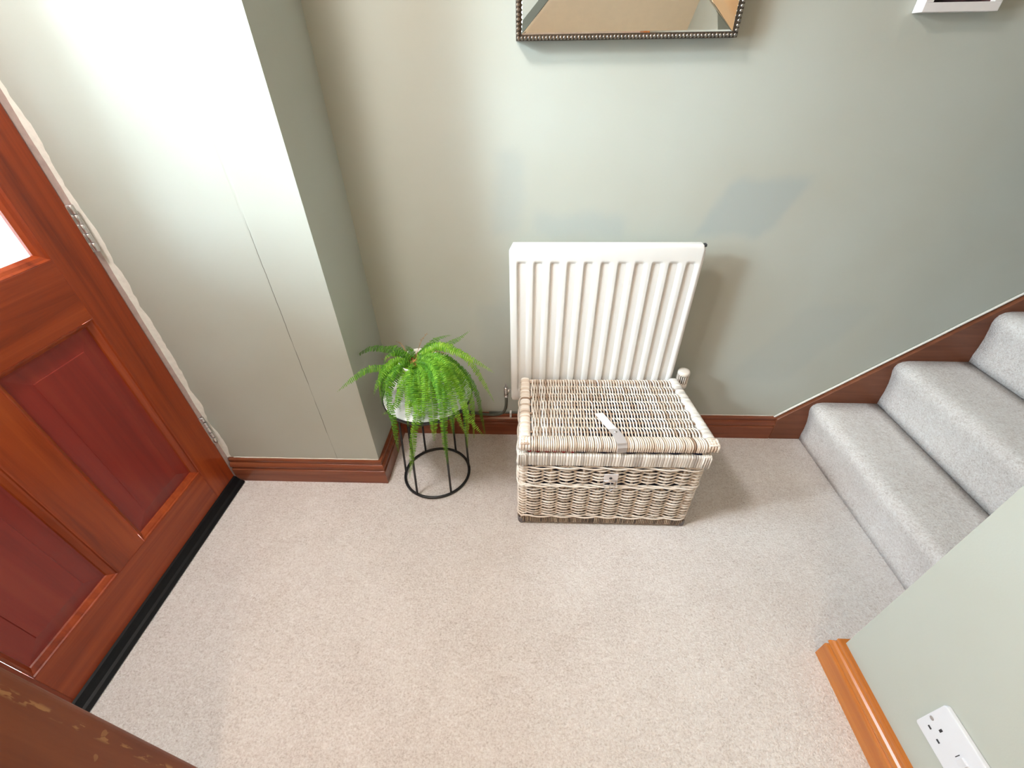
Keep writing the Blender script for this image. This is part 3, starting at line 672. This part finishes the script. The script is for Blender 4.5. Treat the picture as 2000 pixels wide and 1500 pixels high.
def catmull(P, n):
    P = [Vector(p) for p in P]; Q = [P[0] * 2 - P[1]] + P + [P[-1] * 2 - P[-2]]; raw = []
    for i in range(1, len(Q) - 2):
        a, b, c, d = Q[i - 1:i + 3]
        for k in range(12):
            t = k / 12
            raw.append(0.5 * ((2 * b) + (c - a) * t + (2 * a - 5 * b + 4 * c - d) * t * t + (3 * b - a - 3 * c + d) * t ** 3))
    raw.append(P[-1]); L = [0]
    for a, b in zip(raw, raw[1:]): L.append(L[-1] + (b - a).length)
    out = []; j = 0
    for i in range(n + 1):
        s_ = L[-1] * i / n
        while j < len(L) - 2 and L[j + 1] < s_: j += 1
        out.append(raw[j].lerp(raw[j + 1], (s_ - L[j]) / max(1e-9, L[j + 1] - L[j])))
    return out, L[-1]
def frond(P, width, tone):
    base = Vector((FC.x + (P[0][0] - FC.x) * .45, FC.y + (P[0][1] - FC.y) * .45, FC.z + .128))
    length = catmull([base] + list(P), 10)[1]
    n = max(12, int(length / .0060)); pts, L = catmull([base] + list(P), n)
    mb = MB(); mb.tone = tone * .9
    mb.tube(pts[::2] if n > 16 else pts, [max(.0004, .0011 * (1 - i / (n / 2 + 1))) for i in range(len(pts[::2] if n > 16 else pts))], 4)
    prev = None
    for i in range(3, n + 1):
        p = pts[i]; t = (pts[min(i + 1, n)] - pts[i - 1]).normalized(); u = i / n
        rad_ = Vector((p.x - FC.x, p.y - FC.y, 0)); rad_ = rad_.normalized() if rad_.length > 1e-4 else Vector((0, -1, 0))
        nn = rad_ * .75 + Vector((0, 0, .8)) + Vector((0, -.5, 0)); nn = nn - t * nn.dot(t)
        nn = nn.normalized() if nn.length > .05 else (prev or Vector((0, 0, 1)))
        if prev is not None: nn = (nn * .5 + prev * .5).normalized()
        prev = nn; side = t.cross(nn).normalized()
        env = min(1, .25 + u * 3.2) * (1 - max(0, (u - .55) / .45) ** 1.6 * .80)
        ln = width * env * random.uniform(.85, 1.1)
        for s_ in (-1, 1):
            d = (side * s_ + t * random.uniform(.12, .35) - nn * random.uniform(.10, .45)).normalized()
            w_ = t - d * t.dot(d); w_.normalize(); hw = min(.0023, ln * .17)
            mb.tone = max(0, min(1, tone + random.uniform(-.22, .22) + .35 * max(0, u - .7)))
            q = lambda a_, b_, c_: mb.vert(p + d * (ln * a_) + w_ * (hw * b_) + nn * (ln * c_))
            a, b, c, e = mb.vert(p), q(.16, 1, 0), q(.40, 0, .07), q(.16, -1, 0)
            f, g, h_ = q(.80, .85, -.08), q(1.0, .1, -.16), q(.80, -.75, -.08)
            mb.face((a, b, c), False); mb.face((b, f, g, c), False); mb.face((a, c, e), False); mb.face((c, g, h_, e), False)
    return mb
for i, P in enumerate(FRONDS):
    wd = .0150 if i not in (13, 10) else .020
    tn = .50 if P[-1][1] < -.27 else .30  # back fronds get a darker tone, their shade put into the colour
    if i in (12, 15, 14): tn = .72
    obj('frond', frond(P, wd, tn + random.uniform(-.08, .08)), M['fern'], fern)
for i in range(22):      # short inner fronds hiding the pot
    a = random.uniform(-3.0, -0.1); L0 = random.uniform(.06, .12); c_, s_ = math.cos(a), math.sin(a); dz = random.uniform(-.01, .03)
    P = [(FC.x + c_ * .045, FC.y + s_ * .045, FC.z + .145), (FC.x + c_ * .080, FC.y + s_ * .080, FC.z + .140 + dz), (FC.x + c_ * (.10 + L0 * .25), FC.y + s_ * (.10 + L0 * .25), FC.z + .10 + dz), (FC.x + c_ * (.11 + L0 * .3), FC.y + s_ * (.11 + L0 * .3), FC.z + .10 - L0 * .8 + dz)]
    obj('frond', frond(P, .015, random.uniform(.25, .6)), M['fern'], fern)
for P in ([(0.20, -0.24, .555), (0.212, -0.20, .585), (0.222, -0.16, .590)], [(0.18, -0.25, .555), (0.150, -0.21, .580), (0.128, -0.185, .575)], [(0.23, -0.27, .56), (0.27, -0.28, .60), (0.305, -0.285, .597)], [(0.17, -0.26, .55), (0.135, -0.25, .562), (0.095, -0.25, .548)]):
    pts, L = catmull(P, 14); mb = MB(); mb.tube(pts, [.0010 - .00005 * k for k in range(15)], 4)
    for k in range(4, 15):
        q = pts[k]
        for s_ in (-1, 1):
            d = Vector((random.uniform(-1, 1), random.uniform(-1, 1), random.uniform(-.6, .9))) * .006
            mb.tube([q, q + d], [.0008, .0003], 3)
    tag(obj('dried_frond', mb, M['dry'], fern), 'dry brown frond')

# ------------------------------------------------------------------ wicker hamper
ham = thing('wicker_hamper', (0.817, -0.29, 0), 'grey cream wicker hamper with its lid slightly open in front of the radiator', 'basket')
HX0, HX1, HY0, HY1 = 0.534, 1.1010, -0.4560, -0.1250
def loop(x0, x1, y0, y1, r, z, step=None, n=None):
    """closed rounded rectangle path, starting at front left, with outward normals"""
    seg = []
    cs = [((x1 - r, y0 + r), -90), ((x1 - r, y1 - r), 0), ((x0 + r, y1 - r), 90), ((x0 + r, y0 + r), 180)]
    pts = []
    st = [((x0 + r, y0), (x1 - r, y0), (0, -1)), ((x1, y0 + r), (x1, y1 - r), (1, 0)), ((x1 - r, y1), (x0 + r, y1), (0, 1)), ((x0, y1 - r), (x0, y0 + r), (-1, 0))]
    total = 2 * (x1 - x0 - 2 * r) + 2 * (y1 - y0 - 2 * r) + 2 * PI * r
    def at(s_):
        s_ %= total
        for (a, b, nm), (c, ang) in zip(st, cs):
            l = math.hypot(b[0] - a[0], b[1] - a[1])
            if s_ < l: return (a[0] + (b[0] - a[0]) * s_ / l, a[1] + (b[1] - a[1]) * s_ / l, nm[0], nm[1])
            s_ -= l; q = PI / 2 * r
            if s_ < q:
                t = math.radians(ang) + s_ / r; return (c[0] + r * math.cos(t), c[1] + r * math.sin(t), math.cos(t), math.sin(t))
            s_ -= q
        return at(0)
    return at, total
at, total = loop(HX0, HX1, HY0, HY1, .020, 0)
NH = 34; hp = total / NH
mb = MB(); row = 0
z = 0.0535
rows = []
while z < 0.197: rows.append(z); z += 0.0070
z = 0.2215
while z < 0.287: rows.append(z); z += 0.0073
for z in rows:
    row += 1; mb.tone = random.gauss(.58, .17); pts = []; ph = random.uniform(-.06, .06); r_ = random.uniform(.0025, .0031)
    for k in range(NH * 5):
        s_ = k / 5 * hp; x, y, nx, ny = at(s_)
        o = .0075 * math.sin(PI * (k / 5) + PI * (row % 2) + ph) + random.uniform(-.0006, .0006)
        pts.append((x + nx * o, y + ny * o, z + random.uniform(-.0007, .0007) + .0011 * math.sin(s_ * 11 + row)))
    mb.tube(pts, r_, 5, closed=True)
obj('body_weave', mb, M['wick_body'], ham)['kind'] = 'stuff'
mb = MB()   # twisted waling bands at the top, the middle and the foot
for z0, nrow in ((0.2935, 2), (0.2085, 3), (0.0455, 2)):
    for j in range(nrow):
        mb.tone = random.gauss(.72, .1); pts = []
        for k in range(NH * 5):
            s_ = k / 5 * hp; x, y, nx, ny = at(s_); o = .0055 + .0048 * math.sin(PI * k / 7.5 + j * 2 * PI / nrow); dz = .0034 * math.cos(PI * k / 7.5 + j * 2 * PI / nrow)
            pts.append((x + nx * o, y + ny * o, z0 + dz + (j - (nrow - 1) / 2) * .0012))
        mb.tube(pts, .0030, 5, closed=True)
obj('waling', mb, M['wick_body'], ham)['kind'] = 'stuff'
for k in range(NH):
    x, y, nx, ny = at((k + .5) * hp); mb = MB(); mb.tone = random.gauss(.15, .08); mb.tube([(x, y, .03), (x, y, .31)], .0042, 6); obj('stake', mb, M['wick_body'], ham)  # dark tone paints in the shade behind the weave
for x, y in ((HX0 + .010, HY0 + .010), (HX1 - .010, HY0 + .010), (HX0 + .010, HY1 - .010), (HX1 - .010, HY1 - .010)):
    mb = MB(); mb.tone = .5; mb.tube([(x, y, .022), (x, y, .33)], .010, 10); obj('corner_post', mb, M['wick_body'], ham)
    mb = MB(); mb.lathe([(.010, 0), (.0135, .003), (.0145, .012), (.0135, .022), (.010, .026)], (x - .003 if x < .8 else x + .003, y - .003 if y < -.3 else y + .003, 0), 14); obj('foot', mb, M['foot'], ham, bevel=0)
# base band of upright wraps
mb = MB(); nb_ = int(total / .0060)
for k in range(nb_):
    x, y, nx, ny = at(k * total / nb_); mb.tone = random.gauss(.5, .24); zt = .0385 + random.uniform(-.003, .003); r_ = random.uniform(.0024, .0031)
    mb.tube([(x - nx * .006, y - ny * .006, .010), (x + nx * .002, y + ny * .002, .008), (x + nx * .0065, y + ny * .0065, .014), (x + nx * .0070, y + ny * .0070, .028), (x + nx * .003, y + ny * .003, zt), (x - nx * .004, y - ny * .004, zt + .002)], r_, 5)
obj('base_band', mb, M['wick_base'], ham)['kind'] = 'stuff'
mb = MB(); mb.box(HX0 + .012, HX1 - .012, HY0 + .012, HY1 - .012, .014, .022); obj('base_board', mb, M['wick_base'], ham)
# wrapped bar: flat strips wound round a rounded rectangular bar
def wrapped_bar(mb, fn, length, sec, pitch, tone_mu, tone_sd, groove=.0022, ph0=0.0):
    """fn(s) -> (origin, u axis, v axis); sec: list of (u, v) outline around the bar centre line"""
    s_ = 0.0; rings_ = []
    cu = sum(p[0] for p in sec) / len(sec); cv = sum(p[1] for p in sec) / len(sec)
    while s_ < length - 1e-6:
        w_ = min(pitch * random.uniform(.75, 1.25), length - s_); mb.tone = random.gauss(tone_mu, tone_sd)
        g = groove / max(abs(p[0] - cu) for p in sec) ; lo = []
        for q, sc_ in ((0.0, 1 - g), (.09, 1 - g * .12), (.3, 1.0), (.8, 1.0), (.92, 1 - g * .15), (1.0, 1 - g)):
            O, U, V = fn(s_ + w_ * q); sk = random.uniform(-.0003, .0003)
            lo.append([O + U * (cu + (a - cu) * sc_ + sk) + V * (cv + (b - cv) * sc_) for a, b in sec])
        mb.rings(lo, caps=True); s_ += w_
def rsec(u0, u1, v0, v1, r, n=3): return rrect(u0, u1, v0, v1, r, n)
RX_0, RX_1, RY_0, RY_1, RZ_0, RZ_1 = 0.5285, 1.1080, -0.4670, -0.1130, .3035, .3560
V3 = Vector
for name_, p, d, u, L_ in (('rim', (RX_0 + .022, RY_0, 0), (1, 0, 0), (0, 1, 0), RX_1 - RX_0 - .044), ('rim', (RX_0 + .022, RY_1, 0), (1, 0, 0), (0, -1, 0), RX_1 - RX_0 - .044),
                           ('rim', (RX_0, RY_0 + .022, 0), (0, 1, 0), (1, 0, 0), RY_1 - RY_0 - .044), ('rim', (RX_1, RY_0 + .022, 0), (0, 1, 0), (-1, 0, 0), RY_1 - RY_0 - .044)):
    mb = MB(); wrapped_bar(mb, lambda s_, p=p, d=d, u=u: (V3(p) + V3(d) * s_, V3(u), V3((0, 0, 1))), L_, rsec(0, .027, RZ_0, RZ_1, .008), .0078, .50, .24, .0026)
    o = obj(name_, mb, M['wick_rim'], ham)
def corner_knot(x, y, z0, z1, half, mat, parent):
    """criss-crossed willow wraps over a corner"""
    mb = MB(); mb.tone = .35; h0 = half * .74
    mb.rings([[(x + a * k_, y + b * k_, z) for a, b in rrect(-h0, h0, -h0, h0, h0 * .4, 3)] for z, k_ in ((z0 + .001, .95), (z0 + .004, 1), (z1 - .005, 1), (z1 - .003, .9))])
    r = half / 4.4
    for ax in (0, 1):
        for j in range(4):
            mb.tone = random.gauss(.48, .2); o = (-1.5 + j) * half * .5; e = half - r * .6 + (.0006 if ax else 0); pts = []
            for u, z in ((-e, z0 + r), (-e, (z0 + z1) / 2), (-e, z1 - r * 2.6), (-e * .78, z1 - r * 1.1), (-e * .3, z1 - r * (.8 if (j + ax) % 2 else 1.25)), (e * .3, z1 - r * (1.25 if (j + ax) % 2 else .8)), (e * .78, z1 - r * 1.1), (e, z1 - r * 2.6), (e, (z0 + z1) / 2), (e, z0 + r)):
                pts.append((x + (u if ax == 0 else o), y + (o if ax == 0 else u), z))
            mb.tube(pts, r, 6)
    return obj('corner_knot', mb, mat, parent)
for x in (RX_0 + .0125, RX_1 - .0125):
    for y in (RY_0 + .0125, RY_1 - .0125): corner_knot(x, y, RZ_0 + .002, RZ_1 + .001, .0135, M['wick_rim'], ham)

# ------------------------------------------------------------------ the lid
LC = ((0.530, -0.105), (1.099, -0.100), (1.1245, -0.4600), (0.5325, -0.4640))
def lid_pt(s_, t_, h):
    bx = LC[0][0] + (LC[1][0] - LC[0][0]) * s_; by = LC[0][1] + (LC[1][1] - LC[0][1]) * s_
    fx = LC[3][0] + (LC[2][0] - LC[3][0]) * s_; fy = LC[3][1] + (LC[2][1] - LC[3][1]) * s_
    return Vector((bx + (fx - bx) * t_, by + (fy - by) * t_, .3465 + .0195 * t_ + h))
lid = thing('lid', (0, 0, 0), None, None); lid.parent = ham; lid.location = Vector((0.817, -0.105, .3465)) - ham.location
LW, LD = 0.58, 0.36
def st(x, y): return x / LW, y / LD           # metres along the lid -> unit square
mb = MB(); x = .0395; i = 0; rowp = .0437; y0 = .003; y1 = LD - .043
while x < LW - .0385:
    mb.tone = random.gauss(.52, .22); pts = []; i += 1; r_ = random.uniform(.0021, .0027); lean = random.uniform(-.0008, .0008)
    n = 7 * 6
    for k in range(n + 1):
        y = y0 + (y1 - y0) * k / n
        h = .0205 + .0088 * math.sin(PI * (k / 6.0) + PI * (i % 2))
        h += .003 * math.sin(PI * k / n) 
        pts.append(lid_pt(*st(x + lean * math.sin(k * .9) + random.uniform(-.0003, .0003), y), h))
    mb.tube(pts, r_, 5); x += .00475
obj('lid_weave', mb, M['wick_lid'], lid)['kind'] = 'stuff'
for k in range(7):
    y = y0 + (y1 - y0) * (k + .5) / 7; mb = MB(); mb.tone = .05  # very dark tone, shade in the lid gaps put into the colour
    mb.tube([lid_pt(*st(LW * q / 10, y), .0215 + .003 * math.sin(PI * (k + .5) / 7)) for q in range(11)], .0036, 6); obj('lid_stake', mb, M['wick_lid'], lid)
# front border: close willow wraps over the front bar
mb = MB(); x = .0385
SEC = [(.000, .004), (.000, .022), (.004, .0285), (.012, .0315), (.022, .0315), (.034, .0285), (.043, .0235), (.046, .0170), (.040, .004), (.02, .000)]
while x < LW - .036:
    mb.tone = random.gauss(.50, .15); r_ = random.uniform(.0026, .0034); dx = random.uniform(-.001, .001)
    mb.tube([lid_pt(*st(x + dx * (a / .046), LD - a), b) for a, b in SEC], r_, 5, closed=True); x += r_ * 1.95 + random.uniform(0, .0009)
obj('front_border', mb, M['wick_lid'], lid)['kind'] = 'stuff'
mb = MB(); mb.tone = .4; mb.tube([lid_pt(*st(LW * q / 8, LD - .020), .015) for q in range(9)], .0105, 8); obj('front_bar', mb, M['wick_lid'], lid)
mb = MB(); mb.tone = .4; mb.tube([lid_pt(*st(LW * q / 8, .006), .016) for q in range(9)], .0062, 8); obj('back_bar', mb, M['wick_lid'], lid)
for s0 in (0, 1):
    def fn(s_, s0=s0):
        y = .004 + s_; x0 = .0 if s0 == 0 else LW
        return lid_pt(*st(x0, y), 0), Vector((1 if s0 == 0 else -1, 0, 0)), Vector((0, 0, 1))
    mb = MB(); wrapped_bar(mb, fn, LD - .042, rsec(0, .0345, .002, .0325, .012), .0085, .58, .22, .0026); obj('side_border', mb, M['wick_rim'] if s0 else M['wick_lid'], lid)
for s_ in (.0165 / LW, 1 - .0165 / LW):
    p = lid_pt(s_, 1 - .018 / LD, 0); corner_knot(p.x, p.y, p.z + .001, p.z + .0335, .0175, M['wick_lid'], lid)
# strap with rivet on the lid
def strip(mb, pts, w, th, wd=Vector((1, 0, 0))):
    rs = []
    for i, (p, wv) in enumerate(pts):
        t = (Vector(pts[min(i + 1, len(pts) - 1)][0]) - Vector(pts[max(i - 1, 0)][0])).normalized(); nn = Vector(wv).cross(t).normalized()
        if nn.z < 0 and abs(nn.z) > .3: nn = -nn
        W = Vector(wv) * (w / 2); P_ = Vector(p)
        rs.append([P_ - W, P_ + W, P_ + W + nn * th, P_ - W + nn * th])
    mb.rings(rs, smooth=False)
wv = Vector((1, .12, 0)).normalized()
P0 = lid_pt(*st(.254, LD - .148), .031); P1 = lid_pt(*st(.270, LD - .092), .0365); P2 = lid_pt(*st(.2835, LD - .055), .0385)
mb = MB(); strip(mb, [(P0, wv), (P1, wv), (P2, wv)], .0270, .0022); tag(obj('strap', mb, M['leather'], lid), 'pale strap lying loose on the lid')
mb = MB(); F0 = lid_pt(*st(.2815, LD - .061), .0375); F1 = lid_pt(*st(.2895, LD - .030), .0392); F2 = lid_pt(*st(.2955, LD - .002), .0345); F3 = lid_pt(*st(.2975, LD + .006), .024); F4 = lid_pt(*st(.2975, LD + .006), .004)
strip(mb, [(F0 + Vector((0, 0, .0022)), wv), (F1 + Vector((0, 0, .0022)), wv), (F2 + Vector((0, 0, .001)), wv), (F3, wv), (F4, wv)], .0290, .0024); fs = tag(obj('strap_loop', mb, M['leather_shaded'], lid), 'riveted strap over the lid edge, its shade painted grey')
mb = MB(); q = lid_pt(*st(.2850, LD - .046), .0435); mb.lathe([(.0001, .0028), (.0022, .0026), (.0044, .0012), (.0048, 0), (.0001, -.001)], q, 12); obj('rivet', mb, M['chrome'], fs)
# hasp plate with ring on the front
hx = 0.8195
mb = MB(); mb.prism([(hx - .0215, .274), (hx + .0215, .274), (hx + .0215, .246), (hx + .014, .236), (hx - .014, .236), (hx - .0215, .246)], -0.4700, -0.4670, 'y'); hs = tag(obj('hasp', mb, M['leather'], ham), 'pale metal hasp plate on the front')
mb = MB(); mb.lathe([(.0001, -.0030), (.0024, -.0028), (.0046, -.0012), (.0050, 0)], (hx - .001, -.4702, .258), 12, 'y'); obj('rivet', mb, M['slot'], hs)
mb = MB(); pts = [(hx + .0205 * math.cos(PI + PI * k / 14), -.4715 - .002 * math.sin(PI * k / 14), .238 + .036 * math.sin(PI + PI * k / 14)) for k in range(15)]
mb.tube(pts + [(hx + .0205, -.4715, .246), (hx - .0205, -.4715, .246)], .0017, 6, closed=True); mb.tube([(hx + .001, -.4725, .240), (hx + .001, -.4735, .212)], .0014, 6)
obj('ring', mb, M['chrome'], hs)
# cloth showing in the gap under the lid
def cloth(name, x0, x1, mat, label, z, heap=False):
    mb = MB(); n = 26; rows_ = []
    for j in range(6):
        y = -0.4560 + .012 * j
        rows_.append([(x0 + (x1 - x0) * k / n, y + .003 * math.sin(k * 1.3 + x0 * 40) * (j == 0), z + .0012 * math.sin(k * .9 + j)) for k in range(n + 1)])
    top_ = [[mb.vert((x, y, zz + .0042)) for x, y, zz in r] for r in rows_]; bot_ = [[mb.vert(p) for p in r] for r in rows_]
    for a in range(5):
        for b in range(n):
            mb.face((top_[a][b], top_[a][b + 1], top_[a + 1][b + 1], top_[a + 1][b])); mb.face((bot_[a][b], bot_[a + 1][b], bot_[a + 1][b + 1], bot_[a][b + 1]))
    for b in range(n): mb.face((top_[0][b], bot_[0][b], bot_[0][b + 1], top_[0][b + 1])); mb.face((top_[5][b], top_[5][b + 1], bot_[5][b + 1], bot_[5][b]))
    for a in range(5): mb.face((top_[a][0], top_[a + 1][0], bot_[a + 1][0], bot_[a][0])); mb.face((top_[a][n], bot_[a][n], bot_[a + 1][n], top_[a + 1][n]))
    if heap:        # folded bulk inside the hamper, filled out to block light through the weave
        rs = []
        for zz, k_ in ((.026, .93), (.06, 1.0), (.16, 1.0), (.25, 1.0), (.305, .98), (.322, .9), (.330, .6)):
            rs.append([(.8175 + (px_ - .8175) * k_ + .002 * math.sin(q * 2.1 + zz * 90), -.2905 + (py_ + .2905) * k_ + .002 * math.cos(q * 1.7 + zz * 70), zz + .004 * math.sin(q * 1.1)) for q, (px_, py_) in enumerate(rrect(.562, 1.073, -.427, -.154, .03, 5))])
        mb.rings(rs)
    tag(obj(name, mb, mat, origin=((x0 + x1) / 2, -.43, z)), label, 'cloth')
cloth('folded_cloth', 0.70, 1.078, M['navy'], 'dark navy cloth edge showing in the gap under the hamper lid', .3575, True)
cloth('folded_cloth', 0.558, 0.698, M['red_cloth'], 'dark red cloth edge showing under the left of the hamper lid', .3575)
